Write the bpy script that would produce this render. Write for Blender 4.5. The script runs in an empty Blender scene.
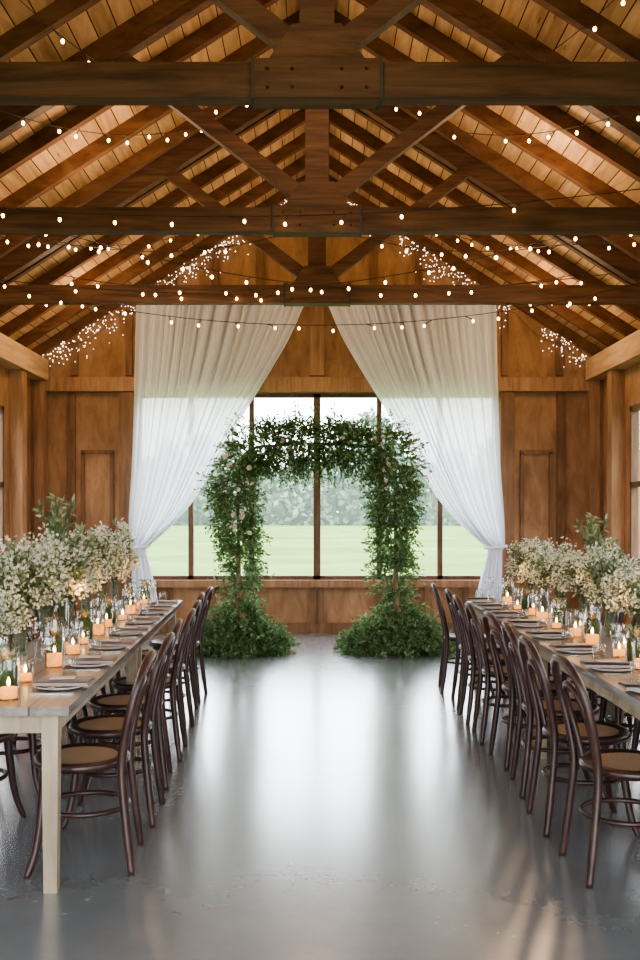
import bpy, math, random
from mathutils import Vector, Matrix, noise
random.seed(7)
R=random.random
def U(a,b): return a+(b-a)*R()

# ------------------------------------------------------------ materials
def newmat(name):
    m=bpy.data.materials.new(name); m.use_nodes=True
    nt=m.node_tree; nt.nodes.clear()
    out=nt.nodes.new('ShaderNodeOutputMaterial')
    return m,nt,out
def N(nt,t,**kw):
    n=nt.nodes.new(t)
    for k,v in kw.items():
        if k in n.inputs: n.inputs[k].default_value=v
        else: setattr(n,k,v)
    return n
def L(nt,a,b): nt.links.new(a,b)
def math_(nt,op,a,b=None,c=None):
    n=nt.nodes.new('ShaderNodeMath'); n.operation=op
    for i,v in enumerate((a,b,c)):
        if v is None: continue
        if hasattr(v,'node'): nt.links.new(v,n.inputs[i])
        else: n.inputs[i].default_value=v
    return n.outputs[0]
def ramp(nt,fac,stops):
    r=nt.nodes.new('ShaderNodeValToRGB'); e=r.color_ramp.elements
    e[0].position=stops[0][0]; e[0].color=(*stops[0][1],1)
    e[1].position=stops[-1][0]; e[1].color=(*stops[-1][1],1)
    for p,c in stops[1:-1]:
        x=e.new(p); x.color=(*c,1)
    nt.links.new(fac,r.inputs[0]); return r.outputs[0]
def mixc(nt,fac,a,b,mode='MIX'):
    n=nt.nodes.new('ShaderNodeMix'); n.data_type='RGBA'; n.blend_type=mode
    for sock,v in ((n.inputs[0],fac),(n.inputs[6],a),(n.inputs[7],b)):
        if hasattr(v,'node'): nt.links.new(v,sock)
        elif isinstance(v,(int,float)): sock.default_value=v
        else: sock.default_value=(*v,1)
    return n.outputs[2]
def P(nt,out,color,rough=.6,**kw):
    p=nt.nodes.new('ShaderNodeBsdfPrincipled')
    if hasattr(color,'node'): nt.links.new(color,p.inputs['Base Color'])
    else: p.inputs['Base Color'].default_value=(*color,1)
    if hasattr(rough,'node'): nt.links.new(rough,p.inputs['Roughness'])
    else: p.inputs['Roughness'].default_value=rough
    for k,v in kw.items(): p.inputs[k].default_value=v
    nt.links.new(p.outputs[0],out.inputs[0]); return p
def bump(nt,p,h,s=.3,d=.01):
    b=nt.nodes.new('ShaderNodeBump'); b.inputs['Strength'].default_value=s; b.inputs['Distance'].default_value=d
    nt.links.new(h,b.inputs['Height']); nt.links.new(b.outputs[0],p.inputs['Normal'])

def wood(name,c0,c1,c2,scale=(1,1,1),rough=.6,plank=None,pw=.12,bumpk=.3,spec=.2,blot=.5):
    m,nt,out=newmat(name)
    tc=N(nt,'ShaderNodeTexCoord')
    mp=N(nt,'ShaderNodeMapping'); mp.inputs['Scale'].default_value=scale
    L(nt,tc.outputs['Object'],mp.inputs[0])
    n1=N(nt,'ShaderNodeTexNoise',Scale=3.0,Detail=8.0,Roughness=.65,Distortion=.6)
    L(nt,mp.outputs[0],n1.inputs['Vector'])
    col=ramp(nt,n1.outputs[0],[(.3,c0),(.5,c1),(.72,c2)])
    h=n1.outputs[0]
    n2=N(nt,'ShaderNodeTexNoise',Scale=1.1,Detail=5.0); L(nt,tc.outputs['Object'],n2.inputs['Vector'])
    sh=math_(nt,'MULTIPLY_ADD',n2.outputs[0],blot*1.6,1-blot*.8)
    cc=N(nt,'ShaderNodeCombineColor')
    for i in range(3): L(nt,sh,cc.inputs[i])
    col=mixc(nt,1.0,col,cc.outputs[0],'MULTIPLY')
    if plank is not None:
        sx=N(nt,'ShaderNodeSeparateXYZ'); L(nt,tc.outputs['Object'],sx.inputs[0])
        q=math_(nt,'DIVIDE',sx.outputs[plank],pw)
        idn=math_(nt,'FLOOR',q); fr=math_(nt,'FRACT',q)
        wn=N(nt,'ShaderNodeTexWhiteNoise',noise_dimensions='1D'); L(nt,idn,wn.inputs['W'])
        v=math_(nt,'MULTIPLY_ADD',wn.outputs[0],.4,.8)
        c2_=N(nt,'ShaderNodeCombineColor')
        for i in range(3): L(nt,v,c2_.inputs[i])
        col=mixc(nt,1.0,col,c2_.outputs[0],'MULTIPLY')
        e=math_(nt,'LESS_THAN',fr,.06)
        col=mixc(nt,e,col,(.05,.025,.012))
        vo=N(nt,'ShaderNodeTexVoronoi',Scale=2.6); L(nt,mp.outputs[0],vo.inputs['Vector'])
        k=math_(nt,'LESS_THAN',vo.outputs['Distance'],.07)
        col=mixc(nt,math_(nt,'MULTIPLY',k,.6),col,(.08,.035,.015))
        h=math_(nt,'SUBTRACT',h,math_(nt,'MULTIPLY',e,1.0))
    p=P(nt,out,col,rough); p.inputs['Specular IOR Level'].default_value=spec
    bump(nt,p,h,bumpk,.008)
    return m
M={}
M['roof']=wood('roof_planks',(.31,.175,.090),(.46,.285,.155),(.60,.40,.235),(4,.5,4),.8,plank=0,pw=.13,spec=.08)
M['beam']=wood('timber_dark',(.060,.030,.019),(.112,.056,.034),(.172,.092,.056),(.5,5,6),.6)
M['rafter']=wood('timber_rafter',(.075,.036,.021),(.135,.067,.038),(.20,.106,.061),(1.0,5,2),.7,spec=.1)
M['post']=wood('timber_post',(.20,.105,.055),(.31,.17,.092),(.42,.245,.135),(5,5,.5),.6)
M['plate']=wood('timber_plate',(.36,.22,.12),(.49,.31,.175),(.60,.41,.24),(5,.5,5),.6)
M['wall']=wood('wall_boards',(.215,.113,.058),(.31,.168,.088),(.40,.23,.124),(2.5,2.5,.9),.7,blot=.75)
M['batten']=wood('wall_batten',(.12,.060,.031),(.19,.098,.052),(.27,.145,.080),(5,5,.6),.6)
M['frame']=wood('window_frame_wood',(.08,.045,.027),(.13,.073,.044),(.19,.107,.065),(5,5,.8),.5)
M['tabletop']=wood('table_wood_top',(.11,.090,.075),(.185,.155,.130),(.27,.235,.20),(8,.6,8),.34,plank=0,pw=.16,bumpk=.15,spec=.5)
M['tableleg']=wood('table_wood_leg',(.25,.20,.135),(.33,.27,.185),(.40,.34,.24),(6,6,.8),.5)
M['chair']=wood('bentwood_dark',(.020,.0085,.007),(.038,.016,.013),(.060,.027,.021),(6,6,2),.36,spec=.45,bumpk=.05)

def simple(name,c,rough=.5,**kw):
    m,nt,out=newmat(name)
    tc=N(nt,'ShaderNodeTexCoord'); n=N(nt,'ShaderNodeTexNoise',Scale=14.0,Detail=4.0); L(nt,tc.outputs['Object'],n.inputs['Vector'])
    col=mixc(nt,n.outputs[0],tuple(x*.8 for x in c),tuple(min(1,x*1.2) for x in c))
    P(nt,out,col,rough,**kw); return m
def emis(name,c,s):
    m,nt,out=newmat(name); e=N(nt,'ShaderNodeEmission'); e.inputs[0].default_value=(*c,1); e.inputs[1].default_value=s
    L(nt,e.outputs[0],out.inputs[0]); return m
M['metal']=simple('iron_gusset',(.05,.04,.032),.6,Metallic=.3)
M['wire']=simple('wire',(.03,.015,.008),.6)
M['bulb']=emis('warm_bulb',(1,.56,.22),17)
M['micro']=emis('micro_bulb',(1,.84,.66),6)
M['flame']=emis('candle_flame',(1,.62,.24),40)
M['silver']=simple('cutlery_steel',(.6,.58,.55),.25,Metallic=1.0)
M['china']=simple('plate_china',(.50,.48,.46),.3)
M['napkin']=simple('napkin_linen',(.30,.25,.24),.9)
M['menu']=simple('menu_card',(.52,.48,.44),.8)
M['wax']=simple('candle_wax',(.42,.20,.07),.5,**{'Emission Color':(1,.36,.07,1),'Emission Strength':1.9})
M['moss']=simple('moss_filler',(.06,.11,.03),.9)
M['orange']=simple('orange_fruit',(.70,.33,.09),.5)
m,nt,out=newmat('frosted_vase_glass'); tp=N(nt,'ShaderNodeBsdfTransparent'); tp.inputs[0].default_value=(.85,.9,.85,1)
pp=N(nt,'ShaderNodeBsdfPrincipled',Roughness=.08); pp.inputs['Base Color'].default_value=(.22,.25,.20,1)
mx=N(nt,'ShaderNodeMixShader'); mx.inputs[0].default_value=.45; L(nt,tp.outputs[0],mx.inputs[1]); L(nt,pp.outputs[0],mx.inputs[2]); L(nt,mx.outputs[0],out.inputs[0]); M['frost']=m
m,nt,out=newmat('cane_seat'); tc=N(nt,'ShaderNodeTexCoord')
ck=N(nt,'ShaderNodeTexChecker',Scale=90.0); L(nt,tc.outputs['Object'],ck.inputs[0])
P(nt,out,mixc(nt,ck.outputs[1],(.27,.175,.11),(.38,.265,.175)),.5); M['cane']=m
def glass(name,tint,base,k,refr=False):
    m,nt,out=newmat(name)
    if refr:
        t=N(nt,'ShaderNodeBsdfRefraction'); t.inputs['IOR'].default_value=1.0; t.inputs['Roughness'].default_value=0
    else: t=N(nt,'ShaderNodeBsdfTransparent')
    t.inputs[0].default_value=(*tint,1)
    g=N(nt,'ShaderNodeBsdfGlossy'); g.inputs['Roughness'].default_value=.06
    fr=N(nt,'ShaderNodeLayerWeight'); fr.inputs[0].default_value=.5
    mx=N(nt,'ShaderNodeMixShader'); L(nt,math_(nt,'MULTIPLY_ADD',math_(nt,'POWER',fr.outputs['Facing'],2.5),k,base),mx.inputs[0]); L(nt,t.outputs[0],mx.inputs[1]); L(nt,g.outputs[0],mx.inputs[2])
    L(nt,mx.outputs[0],out.inputs[0]); return m
M['glass']=glass('table_glass',(.96,.97,.96),.08,.85)
M['glass2']=glass('drinking_glass',(.95,.96,.955),.10,.9,True)
M['pane']=glass('window_glass',(.99,.995,.99),0,.4)
def leafm(name,c0,c1,c2,tr=.3,haze_glow=None):
    m,nt,out=newmat(name)
    g=N(nt,'ShaderNodeNewGeometry')
    col=ramp(nt,g.outputs['Random Per Island'],[(0,c0),(.5,c1),(1,c2)])
    p=N(nt,'ShaderNodeBsdfPrincipled',Roughness=.55); L(nt,col,p.inputs['Base Color'])
    if haze_glow: p.inputs['Emission Color'].default_value=(*haze_glow[0],1); p.inputs['Emission Strength'].default_value=haze_glow[1]  # optional emission imitating pale air haze over far leaves
    t=N(nt,'ShaderNodeBsdfTranslucent'); L(nt,col,t.inputs[0])
    mx=N(nt,'ShaderNodeMixShader'); mx.inputs[0].default_value=tr
    L(nt,p.outputs[0],mx.inputs[1]); L(nt,t.outputs[0],mx.inputs[2]); L(nt,mx.outputs[0],out.inputs[0]); return m
M['leaf']=leafm('arch_leaf',(.06,.125,.04),(.125,.22,.08),(.27,.38,.18),.45)
M['sage']=leafm('bouquet_leaf',(.10,.14,.06),(.20,.25,.13),(.34,.39,.23),.35)
M['blossom']=leafm('bouquet_blossom',(.56,.56,.42),(.72,.71,.57),(.86,.85,.74),.35)
M['rose']=leafm('rose_petal',(.66,.50,.42),(.78,.66,.57),(.86,.80,.72),.3)
M['stem']=simple('stem',(.09,.11,.045),.7)
M['tree']=leafm('hazy_tree_leaf',(.085,.13,.085),(.105,.155,.10),(.13,.18,.12),.0,haze_glow=((.60,.78,.68),.50))  # distance haze painted in as leaf emission
M['hazy_bark']=simple('hazy_bark',(.10,.13,.09),.9,**{'Emission Color':(.60,.78,.68,1),'Emission Strength':.5})  # trunks carry the same painted haze as emission
m,nt,out=newmat('sheer_drape')
tc=N(nt,'ShaderNodeTexCoord'); n=N(nt,'ShaderNodeTexNoise',Scale=250.0); L(nt,tc.outputs['Object'],n.inputs['Vector'])
d=N(nt,'ShaderNodeBsdfDiffuse'); d.inputs[0].default_value=(.91,.93,.97,1)
t=N(nt,'ShaderNodeBsdfTranslucent'); t.inputs[0].default_value=(.93,.95,.98,1)
tp=N(nt,'ShaderNodeBsdfTransparent')
m1=N(nt,'ShaderNodeMixShader'); m1.inputs[0].default_value=.40; L(nt,d.outputs[0],m1.inputs[1]); L(nt,t.outputs[0],m1.inputs[2])
lw=N(nt,'ShaderNodeLayerWeight'); lw.inputs[0].default_value=.5
fa=math_(nt,'MULTIPLY',math_(nt,'MULTIPLY_ADD',n.outputs[0],.12,.03),math_(nt,'SUBTRACT',1.15,lw.outputs['Facing']))
m2=N(nt,'ShaderNodeMixShader'); L(nt,fa,m2.inputs[0]); L(nt,m1.outputs[0],m2.inputs[1]); L(nt,tp.outputs[0],m2.inputs[2])
L(nt,m2.outputs[0],out.inputs[0]); M['drape']=m
m,nt,out=newmat('polished_concrete'); tc=N(nt,'ShaderNodeTexCoord')
n1=N(nt,'ShaderNodeTexNoise',Scale=.8,Detail=6.0,Roughness=.5,Distortion=.4); L(nt,tc.outputs['Object'],n1.inputs['Vector'])
n2=N(nt,'ShaderNodeTexNoise',Scale=7.0,Detail=6.0,Roughness=.7); L(nt,tc.outputs['Object'],n2.inputs['Vector'])
f=math_(nt,'ADD',math_(nt,'MULTIPLY',n1.outputs[0],.65),math_(nt,'MULTIPLY',n2.outputs[0],.35))
col=ramp(nt,f,[(.32,(.132,.152,.164)),(.5,(.160,.180,.191)),(.68,(.198,.218,.226))])
p=P(nt,out,col,math_(nt,'MULTIPLY_ADD',f,.14,.19)); p.inputs['Specular IOR Level'].default_value=1.0
p.inputs['Coat Weight'].default_value=1.0; p.inputs['Coat Roughness'].default_value=.20; p.inputs['Coat IOR'].default_value=1.75
M['floor']=m
m,nt,out=newmat('meadow_grass'); tc=N(nt,'ShaderNodeTexCoord')
n1=N(nt,'ShaderNodeTexNoise',Scale=.12,Detail=10.0,Roughness=.7); L(nt,tc.outputs['Object'],n1.inputs['Vector'])
P(nt,out,ramp(nt,n1.outputs[0],[(.35,(.115,.18,.05)),(.5,(.155,.22,.07)),(.65,(.22,.265,.105))]),.95,**{'Specular IOR Level':0.0}); M['grass']=m

# ------------------------------------------------------------ mesh builder
class MB:
    def __init__(s): s.v=[];s.f=[];s.m=[];s.s=[];s.mats=[]
    def mi(s,k):
        if k not in s.mats: s.mats.append(k)
        return s.mats.index(k)
    def add(s,vs,fs,k,smooth=False):
        b=len(s.v); s.v.extend([tuple(v) for v in vs]); i=s.mi(k)
        for f in fs: s.f.append(tuple(b+x for x in f)); s.m.append(i); s.s.append(smooth)
    def box(s,x0,x1,y0,y1,z0,z1,k):
        vs=[(x,y,z) for x in (x0,x1) for y in (y0,y1) for z in (z0,z1)]
        s.add(vs,[(0,1,3,2),(4,6,7,5),(0,4,5,1),(2,3,7,6),(0,2,6,4),(1,5,7,3)],k)
    def beam(s,p0,p1,w,h,k,up=(0,1,0)):
        p0=Vector(p0);p1=Vector(p1);d=(p1-p0).normalized();u=Vector(up);u=(u-d*u.dot(d)).normalized();r=d.cross(u)
        vs=[]
        for p in (p0,p1):
            for a in (-.5,.5):
                for b in (-.5,.5): vs.append(p+u*w*a+r*h*b)
        s.add(vs,[(0,1,3,2),(4,6,7,5),(0,4,5,1),(2,3,7,6),(0,2,6,4),(1,5,7,3)],k)
    def prism(s,poly,y0,y1,k):
        n=len(poly); vs=[(x,y0,z) for x,z in poly]+[(x,y1,z) for x,z in poly]
        fs=[tuple(range(n)),tuple(range(2*n-1,n-1,-1))]+[(i,i+n,(i+1)%n+n,(i+1)%n) for i in range(n)]
        s.add(vs,fs,k)
    def tube(s,pts,r,k,n=8,closed=False,cap=True):
        pts=[Vector(p) for p in pts]; m=len(pts); rr=r if isinstance(r,(list,tuple)) else [r]*m
        vs=[];prev=None
        for i,p in enumerate(pts):
            if closed: t=(pts[(i+1)%m]-pts[i-1])
            else: t=pts[min(i+1,m-1)]-pts[max(i-1,0)]
            t.normalize()
            if prev is None:
                a=Vector((0,0,1)) if abs(t.z)<.9 else Vector((1,0,0))
                a=(a-t*a.dot(t)).normalized()
            else: a=(prev-t*prev.dot(t)).normalized()
            prev=a;b=t.cross(a)
            for j in range(n):
                q=2*math.pi*j/n; vs.append(p+(a*math.cos(q)+b*math.sin(q))*rr[i])
        fs=[]
        for i in range(m if closed else m-1):
            i2=(i+1)%m
            for j in range(n): fs.append((i*n+j,i*n+(j+1)%n,i2*n+(j+1)%n,i2*n+j))
        if cap and not closed: fs+= [tuple(range(n-1,-1,-1)),tuple(range((m-1)*n,m*n))]
        s.add(vs,fs,k,True)
    def lathe(s,prof,c,k,n=20,sx=1,sy=1):
        vs=[];m=len(prof)
        for r,z in prof:
            for j in range(n):
                q=2*math.pi*j/n; vs.append((c[0]+r*sx*math.cos(q),c[1]+r*sy*math.sin(q),c[2]+z))
        fs=[(i*n+j,i*n+(j+1)%n,(i+1)*n+(j+1)%n,(i+1)*n+j) for i in range(m-1) for j in range(n)]
        s.add(vs,fs,k,True)
    def ball(s,c,r,k,n=6,m=4,sz=1):
        prof=[(max(1e-4,r*math.sin(math.pi*i/m)),-r*sz*math.cos(math.pi*i/m)) for i in range(m+1)]
        s.lathe(prof,c,k,n)
    def leaf(s,b,d,nrm,Ln,W,k,fold=.25):
        d=d.normalized(); r=d.cross(nrm)
        if r.length<1e-3: r=d.cross(Vector((.3,.5,.8)))
        r.normalize(); n=r.cross(d)
        m=b+d*Ln*.5-n*W*fold
        s.add([b,b+d*Ln*.45+r*W*.5,b+d*Ln-n*Ln*.12,b+d*Ln*.45-r*W*.5,m],[(0,1,2,4),(0,4,2,3)],k,True)
    def mesh(s,name):
        me=bpy.data.meshes.new(name); me.from_pydata(s.v,[],s.f)
        for k in s.mats: me.materials.append(M[k])
        me.polygons.foreach_set('material_index',s.m); me.polygons.foreach_set('use_smooth',s.s)
        me.update(); return me
    def obj(s,name,loc=(0,0,0),parent=None,rotz=0):
        return place(s.mesh(name),name,loc,rotz,parent)
def place(me,name,loc=(0,0,0),rotz=0,parent=None,sc=1):
    o=bpy.data.objects.new(name,me); o.location=loc; o.rotation_euler=(0,0,rotz)
    o.scale=(sc,sc,sc) if isinstance(sc,(int,float)) else sc
    bpy.context.scene.collection.objects.link(o)
    if parent: o.parent=parent
    return o
def empty(name,loc=(0,0,0)):
    o=bpy.data.objects.new(name,None); o.location=loc; bpy.context.scene.collection.objects.link(o); return o
def cr(pts,n=6,closed=False):
    pts=[Vector(p) for p in pts]; out=[]; m=len(pts)
    rng=range(m) if closed else range(m-1)
    for i in rng:
        if closed: p0,p1,p2,p3=pts[i-1],pts[i],pts[(i+1)%m],pts[(i+2)%m]
        else: p0,p1,p2,p3=pts[max(i-1,0)],pts[i],pts[i+1],pts[min(i+2,m-1)]
        for j in range(n):
            t=j/n
            out.append(.5*((2*p1)+(p2-p0)*t+(2*p0-5*p1+4*p2-p3)*t*t+(3*p1-p0-3*p2+p3)*t**3))
    if not closed: out.append(pts[-1])
    return out

# ------------------------------------------------------------ room
HW=3.6; YF=12.3; YN=-2.6; APEX=5.9; SL=.64
rz=lambda x: APEX-SL*abs(x)
b=MB(); b.box(-HW-.3,HW+.3,YN-.3,YF+.3,-.15,0,'floor'); b.obj('floor')
b=MB(); b.box(-240,240,-60,420,-.4,-.2,'grass'); b.obj('grass_field')

b=MB()
WX=2.32; S0=.67; S1=3.06
b.box(-HW-.12,-WX,YF,YF+.14,0,S1,'wall'); b.box(WX,HW+.12,YF,YF+.14,0,S1,'wall')
b.box(-WX,WX,YF,YF+.14,0,S0,'wall')
b.prism([(-HW-.12,S1),(HW+.12,S1),(HW+.12,rz(HW+.12)),(0,APEX),(-HW-.12,rz(HW+.12))],YF,YF+.14,'wall')
for x in (-3.14,3.12):
    b.box(x-.05,x+.05,YF-.045,YF,.12,3.06,'batten')
for x in [-3.1,-2.4,-1.85,-1.3,-.72,0,.72,1.3,1.85,2.4,3.1]:
    w=.09 if x==0 else .045
    b.box(x-w,x+w,YF-.05,YF,3.28,rz(x)-.02,'post' if x==0 else 'batten')
for x in (-2.42,2.42): b.box(x-.09,x+.09,YF-.11,YF,0,3.06,'batten')
for x in [-1.9,-1.35,-.8,-.05,.05,.8,1.35,1.9]: b.box(x-.035,x+.035,YF-.04,YF,.12,.58,'batten')
for x0,x1 in ((-3.02,-2.60),(2.60,3.02)):
    for a0,a1,c0,c1 in ((x0,x1,2.28,2.33),(x0,x0+.05,.6,2.3),(x1-.05,x1,.6,2.3)): b.box(a0,a1,YF-.03,YF,c0,c1,'batten')
b.obj('wall_far')
b=MB(); b.box(-HW,HW,YF-.14,YF,3.07,3.25,'post'); b.obj('trim_1')
b=MB(); b.box(-WX,WX,YF-.1,YF,.58,.67,'post'); b.obj('trim_2')
b=MB(); b.box(-HW,HW,YF-.05,YF,0,.12,'batten'); b.obj('baseboard_far')
win=empty('window_1',(0,YF,0))
b=MB()
for x in (-WX+.03,-1.62,-.84,0,.80,1.58,WX-.03):
    w=.045 if x==0 else .032
    b.box(x-w,x+w,.02,.11,S0,S1,'frame')
b.box(-WX,WX,.02,.11,S0,S0+.05,'frame'); b.box(-WX,WX,.02,.11,S1-.05,S1,'frame')
b.obj('window_frame',parent=win)
b=MB(); b.add([(-WX,.06,S0),(WX,.06,S0),(WX,.06,S1),(-WX,.06,S1)],[(0,1,2,3)],'pane'); b.obj('window_pane',parent=win)

wins=[(-1.8,-.4),(.6,2.4),(4.2,5.8),(7.0,8.5),(9.55,11.05)]
n=2
for sx,side in ((-1,'left'),(1,'right')):
    b=MB(); xa,xb=sorted((sx*HW,sx*(HW+.12)))
    cur=YN
    for y0,y1 in wins:
        b.box(xa,xb,cur,y0,0,3.56,'wall'); b.box(xa,xb,y0,y1,0,.95,'wall'); b.box(xa,xb,y0,y1,2.75,3.56,'wall'); cur=y1
    b.box(xa,xb,cur,YF,0,3.56,'wall')
    for y in (-2.4,.02,2.45,4.71,6.91,9.23,11.3,12.18):
        xx=sorted((sx*HW,sx*(HW-.16))); b.box(xx[0],xx[1],y-.09,y+.09,0,3.2,'post')
    y=YN+.4
    while y<YF:
        if not any(a-.08<y<c+.08 for a,c in wins):
            xx=sorted((sx*HW,sx*(HW-.04))); b.box(xx[0],xx[1],y-.03,y+.03,.12,3.2,'batten')
        y+=.55
    b.obj('wall_'+side)
    b=MB(); xx=sorted((sx*HW,sx*(HW-.2))); b.box(xx[0],xx[1],YN,YF-.15,3.2,3.46,'plate'); b.obj('trim_%d'%(3 if sx<0 else 4))
    b=MB(); xx=sorted((sx*HW,sx*(HW-.03))); b.box(xx[0],xx[1],YN,YF-.06,0,.12,'batten'); b.obj('baseboard_'+side)
    for y0,y1 in wins:
        w=empty('window_%d'%n,(sx*HW,0,0)); n+=1
        b=MB(); xx=sorted((sx*.0,sx*.08))
        for y in (y0+.03,(y0+y1)/2,y1-.03): b.box(xx[0],xx[1],y-.03,y+.03,.95,2.75,'frame')
        for z in (.98,1.85,2.72): b.box(xx[0],xx[1],y0,y1,z-.03,z+.03,'frame')
        b.obj('window_frame',parent=w)
b=MB()
b.box(-HW-.12,-2.9,YN-.14,YN,0,3.4,'wall'); b.box(2.9,HW+.12,YN-.14,YN,0,3.4,'wall')
b.prism([(-HW-.12,3.4),(HW+.12,3.4),(HW+.12,rz(HW+.12)),(0,APEX),(-HW-.12,rz(HW+.12))],YN-.14,YN,'wall')
b.obj('wall_near')

b=MB()
for s in (-1,1):
    X=4.1; t=.08
    b.prism([(0,APEX),(s*X,rz(X)),(s*X,rz(X)+t),(0,APEX+t)],YN-.3,YF+.4,'roof')
b.obj('ceiling')
b=MB()
y=YN+.25
while y<YF-.1:
    for s in (-1,1):
        b.beam((s*3.62,y,rz(3.62)-.065),(0,y,APEX-.065),.07,.13,'rafter')
    y+=.66
b.beam((0,YN,APEX-.14),(0,YF,APEX-.14),.05,.22,'beam',up=(1,0,0))
b.obj('roof_rafters')
def truss(y,name):
    b=MB()
    b.box(-HW,HW,y-.05,y+.05,3.53,3.70,'beam')
    for s in (-1,1):
        b.beam((s*3.5,y,rz(3.5)-.10),(0,y,APEX-.10),.10,.20,'beam')
        b.beam((s*.12,y,3.80),(s*1.50,y,4.85),.08,.11,'beam')
    b.box(-.085,.085,y-.052,y+.052,3.69,APEX-.1,'beam')
    b.prism([(-.24,3.70),(.24,3.70),(.12,3.88),(-.12,3.88)],y-.062,y+.062,'beam')
    b.box(-.31,.31,y-.068,y+.068,3.52,3.71,'beam')
    for x in (-.312,.312): b.box(x-.009,x+.009,y-.072,y+.072,3.516,3.714,'metal')
    for x in (-.24,-.12,.12,.24):
        for z in (3.57,3.66): b.ball((x,y-.070,z),.009,'metal')
    b.obj(name)
for y in (-2.2,2.45,4.71,6.91,9.23): truss(y,'roof_truss')

# ------------------------------------------------------------ drapes
def drape(s,name):
    vs=[];NU=220;NV=46
    inner=[(.12,4.20),(.33,3.72),(.62,3.22),(.93,2.72),(1.27,2.12),(1.56,1.66),(1.87,1.32),(2.12,1.10)]
    ic=cr([(x,0,z) for x,z in inner],8)
    outer=cr([(2.25,0,4.20),(2.27,0,3.2),(2.30,0,2.2),(2.34,0,1.5),(2.34,0,1.10)],14)
    def samp(c,t):
        f=t*(len(c)-1); i=min(int(f),len(c)-2); return c[i].lerp(c[i+1],f-i)
    tot=NV+16
    for j in range(tot):
        for i in range(NU):
            u=i/(NU-1)
            if j<NV:
                v=j/(NV-1); a=samp(outer,v); c=samp(ic,v)
                p=a.lerp(c,u); amp=.050*(1-v)**.5+.028
                z=p.z-.10*math.sin(math.pi*u)*math.sin(math.pi*v)
                x=p.x
            else:
                w=(j-NV+1)/16; z=1.10-w*.72
                spread=.11+.06*math.sin(w*1.6)
                cx=2.23-.09*w
                x=cx+spread*(1-2*u)*(.75+.25*w)*.9; amp=.03
                if w>.95: z+=.02*math.sin(u*40)
            ph=u*math.pi*2*17+2.5*math.sin(u*7+s)+1.2*math.sin(u*19)
            y=math.sin(ph)*amp*(.65+.35*math.sin(u*11+2))+.5*amp*math.sin(ph*1.7+1+2*u)
            x+=.012*math.cos(ph)
            vs.append((s*x,12.00+y*.9,z))
    fs=[(j*NU+i,j*NU+i+1,(j+1)*NU+i+1,(j+1)*NU+i) for j in range(tot-1) for i in range(NU-1)]
    par=empty(name,(0,0,0))
    b=MB(); b.add(vs,fs,'drape',True); b.obj('sheer_fabric',parent=par)
    b=MB(); c=(s*2.235,12.00,1.10)
    b.tube([(c[0]+.135*math.cos(t),c[1]+.075*math.sin(t),c[2]+.012*math.cos(t)) for t in [k*math.pi/10 for k in range(20)]],.018,'drape',8,closed=True)
    b.obj('tie_back',parent=par)
    b=MB(); b.tube([(s*.06,12.00,4.21),(s*2.33,12.00,4.21)],.015,'metal',10)
    for x in (.3,1.2,2.15): b.tube([(s*x,12.00,4.21),(s*x,12.28,4.21)],.01,'metal',6)
    b.obj('curtain_rod',parent=par)
drape(-1,'window_drape'); drape(1,'window_drape')

# ------------------------------------------------------------ arch
AY=10.6
arch=empty('floral_arch',(0,AY,0))
XL,XR=-.87,.87
def archpath():
    c=[(XL,0)]; c+= [(XL,z*.01) for z in range(10,200,6)]
    r=.28
    for k in range(1,9):
        a=math.pi-k*math.pi/16; c.append((XL+r+r*math.cos(a),1.98+r*math.sin(a)))
    c+=[(x*.01,2.25+.04*math.cos(x*.01*2.4)) for x in range(-54,55,6)]
    for k in range(8,0,-1):
        a=k*math.pi/16; c.append((XR-r+r*math.cos(a),1.98+r*math.sin(a)))
    c+= [(XR,z*.01) for z in range(196,9,-6)]; c.append((XR,0))
    return c
AP=archpath()
b=MB()
for s in (-1,1):
    for yy in (.0,.06): b.tube([(x,yy,z) for x,z in AP if z<1.1 and x*s>0],.026,'post',8)
b.tube([(x,.03,z) for x,z in AP if z>1.0],.016,'stem',8)
b.obj('arch_frame',parent=arch)
b=MB(); rb=MB()
def rv():
    while True:
        v=Vector((U(-1,1),U(-1,1),U(-1,1)))
        if .05<v.length<1: return v.normalized()
def sprig(p,d,Ln,nl,ls,mat='leaf',mb=None,drop=.4):
    mb=mb or b
    pts=[];q=Vector(p);dd=d.normalized()
    for i in range(6):
        pts.append(q.copy()); q=q+dd*Ln/5; dd=(dd+Vector((0,0,-drop*.3))+rv()*.15).normalized()
    for a in pts:
        if a.z<.02: a.z=.02
    mb.tube(pts,.0025,'stem',3,cap=False)
    for i in range(nl):
        t=(i+.5)/nl*5; k=min(int(t),4); a=pts[k].lerp(pts[k+1],t-k)
        ld=((pts[k+1]-pts[k]).normalized()+rv()*1.1+Vector((1e-3,0,0)))
        mb.leaf(a,ld,rv(),ls*U(.7,1.3),ls*U(.35,.55),mat)
seg=[];tl=0
for i in range(len(AP)-1):
    l=math.dist(AP[i],AP[i+1]); seg.append((tl,l,i)); tl+=l
def at(s_):
    for t0,l,i in seg:
        if s_<=t0+l:
            f=(s_-t0)/l; a,c=AP[i],AP[i+1]
            return a[0]+(c[0]-a[0])*f,a[1]+(c[1]-a[1])*f,(c[0]-a[0])/l,(c[1]-a[1])/l
    c=AP[-1]; return c[0],c[1],0,-1
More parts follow.
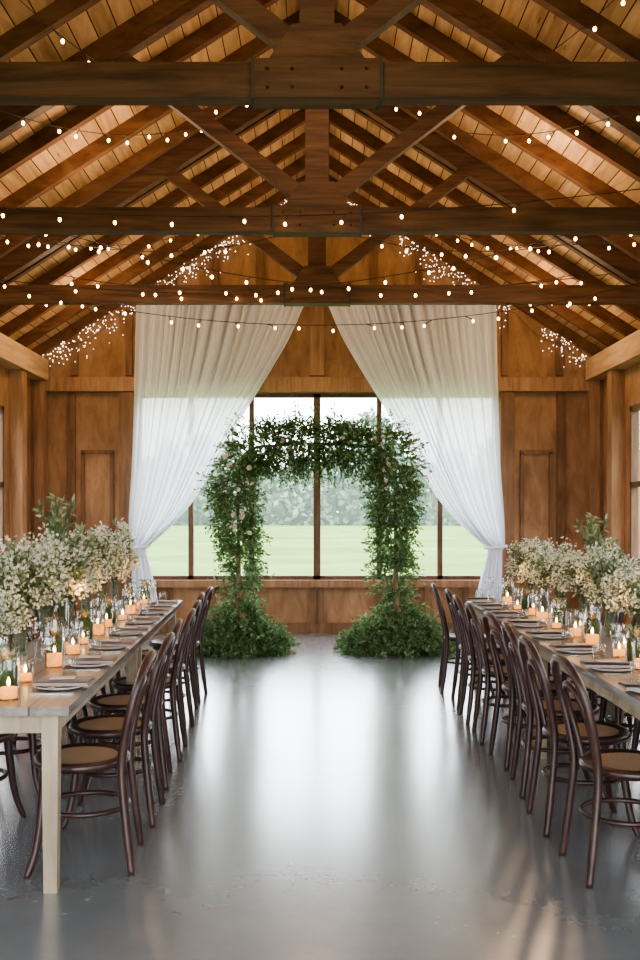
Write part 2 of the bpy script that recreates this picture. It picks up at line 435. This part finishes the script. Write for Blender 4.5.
for i in range(3900):
    x,z,tx,tz=at(R()*tl)
    if z<.45: continue
    lump=noise.noise(Vector((z*3.1+7,x*2.6,3)))
    if z<1.0:
        if R()<.62: continue
        rad=.09+.04*math.sin(z*9)
    else:
        if R()<.15-lump*.6: continue
        rad=.15+.10*lump+.02*(z>1.7)
    a=U(0,2*math.pi); nx,nz=-tz,tx
    o=Vector((nx*math.cos(a),math.sin(a),nz*math.cos(a)))
    off=.05*math.sin(z*3+x)*(z<1.9)
    p=Vector((x+off,0,z))+o*rad*math.sqrt(U(.02,1))
    sprig(p,o+Vector((0,0,U(-.6,.35)))+rv()*.5,U(.11,.28),9,.052)
for x in (XL,XR):
    s=-1 if x<0 else 1
    for i in range(900):
        a=U(0,2*math.pi); rr=math.sqrt(R())
        px=x+math.cos(a)*rr*.52+s*.02; py=math.sin(a)*rr*.42
        hz=.58*max(0,1-rr)**1.25*R()**.6+.02+.13*R()*(1-rr*.6)
        o=Vector((math.cos(a),math.sin(a),0))
        sprig((px,py,hz),o+Vector((0,0,U(.0,1.1)))+rv()*.4,U(.10,.24),10,.056,drop=.7)
for i in range(150):
    x=U(XL-.05,XR+.05); up=R()<.45
    sprig((x,U(-.15,.15),2.24+(.1 if up else -.12)),Vector((U(-.6,.6),U(-.3,.3),.9 if up else -.6)),U(.2,.38),12,.044,drop=.9)
b.obj('arch_foliage',parent=arch)
def rose(mb,c,r,k='rose'):
    c=Vector(c); ax=(rv()+Vector((0,-1.3,.3))).normalized()
    t=ax.orthogonal().normalized(); u=ax.cross(t)
    for ring,(n_,rad,h) in enumerate(((3,.25,.55),(5,.5,.45),(6,.8,.25),(7,1.0,.0))):
        for i in range(n_):
            a=2*math.pi*(i/n_)+ring; o=t*math.cos(a)+u*math.sin(a); w=ax.cross(o)
            base=c+o*r*rad*.3; tip=c+o*r*rad+ax*r*h
            mb.add([base-w*r*.15,base+w*r*.15,tip+w*r*.32*(.6+rad*.5)-o*r*.1,tip+o*r*.12+ax*r*.08,tip-w*r*.32*(.6+rad*.5)-o*r*.1],[(0,1,2,3),(0,3,4)],k,True)
for i in range(40):
    q=R()
    if q<.5: p=(XL+U(-.20,.18),U(-.28,-.22),U(1.3,2.3))
    elif q<.7: p=(XR+U(-.18,.20),U(-.28,-.22),U(1.5,2.3))
    else: p=(U(XL,XR),U(-.28,-.22),U(2.14,2.38))
    rose(rb,p,U(.013,.034))
rb.obj('arch_roses',parent=arch)

# ------------------------------------------------------------ chairs
def chair_mesh():
    b=MB()
    prof=[(.150,.425),(.195,.425),(.210,.435),(.212,.450),(.204,.463),(.185,.466),(.165,.460),(.15,.456)]
    b.lathe(prof,(0,0,0),'chair',28,.98,.98)
    b.lathe([(.001,.450),(.10,.452),(.168,.459)],(0,0,0),'cane',28,.98,.98)
    b.lathe([(.001,.432),(.155,.428)],(0,0,0),'chair',28,.98,.98)
    half=[(-.235,.185,0),(-.210,.172,.20),(-.190,.160,.42),(-.205,.172,.56),(-.236,.186,.70),(-.268,.165,.81),(-.291,.10,.875)]
    full=half+[(-.300,0,.895)]+[(x,-y,z) for x,y,z in reversed(half)]
    pts=cr(full,7)
    b.tube(pts,[.0185-(.003 if p.z<.1 else 0) for p in pts],'chair',10)
    half=[(-.172,.085,.44),(-.195,.105,.56),(-.222,.112,.66),(-.250,.085,.75)]
    full=half+[(-.268,0,.79)]+[(x,-y,z) for x,y,z in reversed(half)]
    b.tube(cr(full,7),.013,'chair',8)
    for s in (-1,1):
        b.tube(cr([(.130,s*.130,.44),(.142,s*.148,.25),(.162,s*.168,.10),(.195,s*.186,0)],6),[.022-.008*i/18 for i in range(19)],'chair',10)
    b.tube([(-.02+.180*math.cos(t),.168*math.sin(t),.245) for t in [k*math.pi/16 for k in range(32)]],.011,'chair',8,closed=True)
    return b.mesh('dining_chair')
CH=chair_mesh()

# ------------------------------------------------------------ tables
TLEN=4.7; TW=.64; TH=.75
def table_mesh():
    b=MB(); x=TW/2
    b.box(-x,x,0,TLEN,TH-.035,TH,'tabletop')
    b.box(-x+.06,-x+.085,.06,TLEN-.06,TH-.115,TH-.035,'tableleg'); b.box(x-.085,x-.06,.06,TLEN-.06,TH-.115,TH-.035,'tableleg')
    for y in (.06,TLEN/2-.1,TLEN/2+.1,TLEN-.085): b.box(-x+.06,x-.06,y,y+.025,TH-.115,TH-.035,'tableleg')
    for y in (.05,TLEN/2-.12,TLEN/2+.06,TLEN-.11):
        for s in (-1,1):
            a=s*(x-.085); t=.033; q=.026
            vs=[(a-q,y+.03-q,0),(a+q,y+.03-q,0),(a+q,y+.03+q,0),(a-q,y+.03+q,0),(a-t,y+.03-t,TH-.035),(a+t,y+.03-t,TH-.035),(a+t,y+.03+t,TH-.035),(a-t,y+.03+t,TH-.035)]
            b.add(vs,[(3,2,1,0),(4,5,6,7),(0,1,5,4),(1,2,6,5),(2,3,7,6),(3,0,4,7)],'tableleg')
    return b.mesh('banquet_table')
TM=table_mesh()

b=MB(); b.lathe([(.001,.006),(.07,.006),(.085,.010),(.118,.018),(.120,.016),(.09,.004),(.06,0),(.001,0)],(0,0,0),'china',28); PLATE=b.mesh('dinner_plate')
b=MB()
b.box(-.11,.13,-.065,.065,0,.012,'napkin')
for k in range(3):
    b.add([(-.11+.01*k,-.065+.012*k,.012+.003*k),(.13,-.063+.012*k,.012+.003*k),(.13,.055,.018+.003*k),(-.11+.01*k,.06,.016+.003*k)],[(0,1,2,3)],'napkin',True)
NAP=b.mesh('linen_napkin')
b=MB(); b.box(-.075,.075,-.045,.045,0,.003,'menu'); MENU=b.mesh('menu_card')
b=MB(); b.lathe([(.034,.0),(.034,.003),(.006,.008),(.004,.03),(.004,.085),(.012,.095),(.032,.12),(.038,.15),(.034,.185),(.031,.20)],(0,0,0),'glass2',18)
b.tube([(.0308*math.cos(t),.0308*math.sin(t),.2) for t in [k*math.pi/9 for k in range(18)]],.0009,'silver',4,closed=True); WINE=b.mesh('wine_glass')
b=MB(); b.lathe([(.001,0.002),(.032,0),(.034,.09)],(0,0,0),'glass2',16)
b.tube([(.034*math.cos(t),.034*math.sin(t),.09) for t in [k*math.pi/9 for k in range(18)]],.001,'silver',4,closed=True); TUMB=b.mesh('water_tumbler')
b=MB()
for y,w in ((-.012,.006),(.012,.008)):
    b.beam((-.09,y,.003),(.03,y,.003),.006,.003,'silver')
    b.beam((.03,y,.003),(.09,y,.003),w*1.8,.003,'silver')
CUT=b.mesh('cutlery_set')
def rim(b,r,h): b.tube([(r*math.cos(t),r*math.sin(t),h) for t in [k*math.pi/10 for k in range(20)]],.0012,'frost',4,closed=True)
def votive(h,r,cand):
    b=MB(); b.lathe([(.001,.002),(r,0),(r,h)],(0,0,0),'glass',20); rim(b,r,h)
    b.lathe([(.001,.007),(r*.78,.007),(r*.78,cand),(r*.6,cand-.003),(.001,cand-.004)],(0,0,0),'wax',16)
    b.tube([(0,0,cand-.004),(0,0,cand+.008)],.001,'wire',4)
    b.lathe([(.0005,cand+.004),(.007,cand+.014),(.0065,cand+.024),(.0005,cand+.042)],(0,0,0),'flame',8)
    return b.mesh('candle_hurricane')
VOT=[votive(.09,.038,.036),votive(.17,.044,.05),votive(.24,.048,.065)]
def terr():
    b=MB(); h=.19;r=.052
    b.lathe([(.001,.002),(r,0),(r,h)],(0,0,0),'glass',20); rim(b,r,h)
    b.lathe([(.001,.007),(r*.85,.007),(r*.9,.10),(r*.6,.12),(.001,.13)],(0,0,0),'moss',14)
    for i in range(60): b.leaf(Vector((U(-.02,.02),U(-.02,.02),.06+.10*R())),rv()+Vector((0,0,.6)),rv(),.05,.02,'sage')
    b.ball((0,0,.150),.022,'orange',10,8)
    return b.mesh('filled_glass_vase')
TERR=terr()
def bouquet(seed,R0,H):
    random.seed(seed); b=MB()
    b.lathe([(.001,0),(.038,0),(.042,.08),(.030,.17),(.038,.20),(.030,.195)],(0,0,0),'frost',18)
    for i in range(84):
        a=U(0,2*math.pi); sp=math.sqrt(R()); hh=U(.40,1.0)*(1-.30*sp)
        tip=Vector((math.cos(a)*sp*R0,math.sin(a)*sp*R0*1.1,.12+hh*H))
        base=Vector((U(-.02,.02),U(-.02,.02),.03)); mid=Vector((tip.x*.25,tip.y*.25,.24))
        pts=cr([base,mid,tip.lerp(mid,.4)+Vector((0,0,.03)),tip],3)
        b.tube(pts,.0022,'stem',3,cap=False)
        fl=R()<.76
        for k in range(15 if fl else 22):
            t=U(.35,1)*(len(pts)-1); q=min(int(t),len(pts)-2); p=pts[q].lerp(pts[q+1],t-q)
            b.leaf(p,(tip-mid).normalized()*.8+rv(),rv(),U(.035,.065),U(.012,.024),'sage')
        if fl:
            for k in range(24):
                o=rv()*U(.01,.066); p=tip+Vector((o.x,o.y,o.z*1.3))
                if k%3==0: b.tube([tip-Vector((0,0,.05)),p],.001,'stem',3,cap=False)
                n_=rv(); d=rv()
                for z in range(3): b.leaf(p,d+rv()*.9,n_,U(.012,.022),U(.012,.018),'blossom',.1)
    return b.mesh('flower_bouquet')
BQ=[bouquet(11,.22,.54),bouquet(12,.24,.50),bouquet(13,.20,.60)]
def spray(seed):
    random.seed(seed); b=MB()
    b.lathe([(.001,0.002),(.04,0),(.042,.22)],(0,0,0),'glass',18); rim(b,.042,.22)
    for i in range(13):
        a=U(0,2*math.pi); sp=U(.03,.2); tip=Vector((math.cos(a)*sp,math.sin(a)*sp,U(.55,.80)))
        pts=cr([Vector((0,0,.02)),Vector((tip.x*.2,tip.y*.2,.25)),tip.lerp(Vector((0,0,.3)),.3),tip],4)
        b.tube(pts,.0025,'stem',3,cap=False)
        for k in range(28):
            t=U(.4,1)*(len(pts)-1); q=min(int(t),len(pts)-2); p=pts[q].lerp(pts[q+1],t-q)
            b.leaf(p,rv()+Vector((0,0,.5)),rv(),U(.035,.07),U(.015,.026),'sage')
    return b.mesh('greenery_spray')
SPR=spray(5)
random.seed(21)
def dress(side,org,rot,chairs_in,chairs_out):
    T=Matrix.Translation(org)@Matrix.Rotation(rot,4,'Z')
    inn=1 if side=='L' else -1
    place(TM,'banquet_table',org,rot)
    def put(me,name,x,y,z=TH,r=0,sc=1):
        p=T@Vector((x,y,z)); return place(me,name,p,rot+r,sc=sc)
    for y in chairs_in:
        put(CH,'dining_chair',inn*(TW/2-.02)+U(-.02,.02),y,0,(math.pi if inn>0 else 0)+U(-.09,.09))
    for y in chairs_out:
        put(CH,'dining_chair',-inn*(TW/2+.0)+U(-.02,.02),y,0,(0 if inn>0 else math.pi)+U(-.07,.07))
    for y in chairs_in:
        for s in (1,-1):
            x=inn*s*(TW/2-.125); r=0 if s*inn>0 else math.pi
            if s<0 and y>1.2: continue
            put(PLATE,'dinner_plate',x,y)
            put(NAP,'linen_napkin',x+inn*s*.005,y,TH+.0185,r+U(-.1,.1))
            put(MENU,'menu_card',x+inn*s*.01,y+.0,TH+.0425,r+U(-.15,.15),sc=.7)
            put(CUT,'cutlery_set',x,y+.16,TH,r)
            put(CUT,'cutlery_set',x,y-.16,TH,r)
            put(WINE,'wine_glass',x-inn*s*.09,y+.17)
            if s>0: put(TUMB,'water_tumbler',x-inn*s*.01,y+.235)
    return put
putL=dress('L',(-1.29,3.74,0),.045,[.42+.62*i for i in range(7)],[.26+.62*i for i in range(7)])
putR=dress('R',(1.62,3.66,0),0.0,[.40+.60*i for i in range(8)],[.40+.60*i for i in range(8)][:7])
cl=[]
for put,inn in ((putL,1),(putR,-1)):
    y=.16;i=0
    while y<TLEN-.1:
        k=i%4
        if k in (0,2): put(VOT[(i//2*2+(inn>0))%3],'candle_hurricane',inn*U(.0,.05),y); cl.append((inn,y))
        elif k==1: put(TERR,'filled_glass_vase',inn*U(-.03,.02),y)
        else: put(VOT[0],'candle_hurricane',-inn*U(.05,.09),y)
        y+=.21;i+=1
for j,y in enumerate((1.35,1.95,2.55,3.15,3.75,4.35)):
    putL(BQ[j%3],'flower_bouquet',-.22,y,TH,j*1.3,sc=(1.0,1.0,1.0+.05*(j%2)))
putL(BQ[1],'flower_bouquet',-.25,.85,TH,2.2,sc=.72)
putL(SPR,'greenery_spray',-.2,2.25,TH,1.0,1.1)
for j,y in enumerate((1.7,2.3,2.9,3.5,4.05,4.5)):
    putR(BQ[(j+1)%3],'flower_bouquet',.2,y,TH,j*1.7,sc=.82+.06*(j%2))
putR(SPR,'greenery_spray',.2,2.6,TH,.4,.95)

# ------------------------------------------------------------ lights
def plight(loc,e,c=(1,.58,.28),r=.04,name='candle_light'):
    l=bpy.data.lights.new(name,'POINT'); l.energy=e; l.color=c; l.shadow_soft_size=r
    o=bpy.data.objects.new(name,l); o.location=loc; bpy.context.scene.collection.objects.link(o); return o
for i,(inn,y) in enumerate(cl):
    if i%2==0:
        X=-1.30-.045*y if inn>0 else 1.60
        plight((X,3.74+y,TH+.32),1.8,(1,.52,.22))
b=MB()
def string(p0,p1,sag,step=.22,jit=.03):
    p0=Vector(p0);p1=Vector(p1); Ln=(p1-p0).length; n_=max(4,int(Ln/step)); pts=[]
    for i in range(n_*2+1):
        t=i/(n_*2); p=p0.lerp(p1,t); p.z-=4*sag*t*(1-t); pts.append(p)
    b.tube(pts,.0035,'wire',4,cap=False)
    for i in range(1,n_*2,2):
        if R()<.85:
            q=pts[i].lerp(pts[i+1],U(-.6,.6))+Vector((U(-jit,jit),U(-jit,jit),-.03+U(-.02,.015)))
            b.tube([pts[i],q],.004,'wire',4,cap=False); b.ball(q-Vector((0,0,.012)),.0085+.0005*q.y,'bulb',7,5,1.3)
r_=lambda x:rz(x)-.17
string((-3.4,9.0,3.78),(3.4,9.0,3.78),.50,.30)
string((-3.3,9.05,3.75),(3.3,9.3,3.9),.22,.42)
string((-3.3,6.75,3.75),(3.3,6.75,3.95),.24,.40)
string((-3.2,6.7,4.0),(2.4,9.0,3.75),.45,.30)
string((3.2,6.7,4.0),(-2.4,9.0,3.75),.45,.30)
string((-3.0,6.9,r_(3.0)),(-.2,9.1,4.2),.30,.28)
string((3.0,6.9,r_(3.0)),(.2,9.1,4.2),.30,.28)
string((-2.9,8.0,r_(2.9)),(-.9,11.6,r_(.9)),.25,.28)
string((2.9,8.0,r_(2.9)),(.9,11.6,r_(.9)),.25,.28)
string((-2.6,5.0,r_(2.6)),(-1.0,8.8,r_(1.0)),.3,.30)
string((2.6,5.0,r_(2.6)),(1.0,8.8,r_(1.0)),.3,.30)
string((-1.9,4.9,r_(1.9)),(-.4,9.0,r_(.4)),.45,.36)
string((1.9,4.9,r_(1.9)),(.4,9.0,r_(.4)),.45,.36)
string((-3.3,9.2,3.68),(-1.8,11.8,4.3),.15,.26)
string((3.3,9.2,3.68),(1.8,11.8,4.3),.15,.26)
b.obj('string_lights')
b=MB()
for s in (-1,1):
    pts=[]
    for i in range(90):
        x=3.5*(i/89); z=rz(x)-.22-.10*abs(math.sin(x*5)); pts.append(Vector((s*x,12.20,z)))
    b.tube(pts,.003,'wire',3,cap=False)
    for i in range(430):
        x=U(.1,3.5); d=noise.noise(Vector((x*1.7,s*4,0)))
        if d<-.22 : continue
        z=rz(x)-.14-min(.4,abs(random.gauss(0,.15))); y=12.23-min(.08,abs(random.gauss(0,.06)))
        b.ball((s*x,y,z),.0048+.003*R(),'micro',5,3)
b.obj('fairy_light_garland')
random.seed(3)
for p in ((0,3.4,4.5),(-1.7,7.9,4.1),(1.7,7.9,4.1),(0,10.4,4.1),(-2.4,10.7,3.7),(2.4,10.7,3.7),(0,5.8,4.4)):
    plight(p,40,(1,.68,.42),.15,'warm_fill_light')  # added warm fill lamps that brighten the interior, separate from the string bulbs

# ------------------------------------------------------------ exterior trees
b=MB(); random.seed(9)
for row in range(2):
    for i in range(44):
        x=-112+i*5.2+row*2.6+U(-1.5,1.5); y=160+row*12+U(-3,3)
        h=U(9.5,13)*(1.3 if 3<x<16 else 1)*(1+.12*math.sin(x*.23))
        b.tube([(x,y,-.2),(x+U(-.3,.3),y,h*.5)],[.5,.25],'hazy_bark',6)
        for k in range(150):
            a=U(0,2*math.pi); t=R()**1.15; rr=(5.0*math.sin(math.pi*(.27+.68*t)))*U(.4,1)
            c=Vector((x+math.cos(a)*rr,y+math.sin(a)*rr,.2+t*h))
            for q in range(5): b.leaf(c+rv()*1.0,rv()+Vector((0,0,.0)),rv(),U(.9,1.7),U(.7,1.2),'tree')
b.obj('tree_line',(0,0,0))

# ------------------------------------------------------------ world + camera
w=bpy.data.worlds.new('overcast_sky'); bpy.context.scene.world=w; w.use_nodes=True
nt=w.node_tree; bg=nt.nodes['Background']
tc=nt.nodes.new('ShaderNodeTexCoord'); sp=nt.nodes.new('ShaderNodeSeparateXYZ'); nt.links.new(tc.outputs['Generated'],sp.inputs[0])
cr_=nt.nodes.new('ShaderNodeValToRGB'); nt.links.new(sp.outputs[2],cr_.inputs[0])
cr_.color_ramp.elements[0].color=(.95,.98,1,1); cr_.color_ramp.elements[1].color=(.74,.85,1,1)
nt.links.new(cr_.outputs[0],bg.inputs[0]); bg.inputs[1].default_value=11.5

cam=bpy.data.cameras.new('camera'); co=bpy.data.objects.new('camera',cam); bpy.context.scene.collection.objects.link(co)
co.location=(0,0,1.5); co.rotation_euler=(math.pi/2,0,0)
cam.sensor_fit='VERTICAL'; cam.sensor_height=36; cam.lens=36; cam.shift_y=35/960; cam.shift_x=3/960
cam.clip_end=600
bpy.context.scene.camera=co
try:
    bpy.context.scene.view_settings.look='AgX - Medium High Contrast'
except Exception as e: print(e)
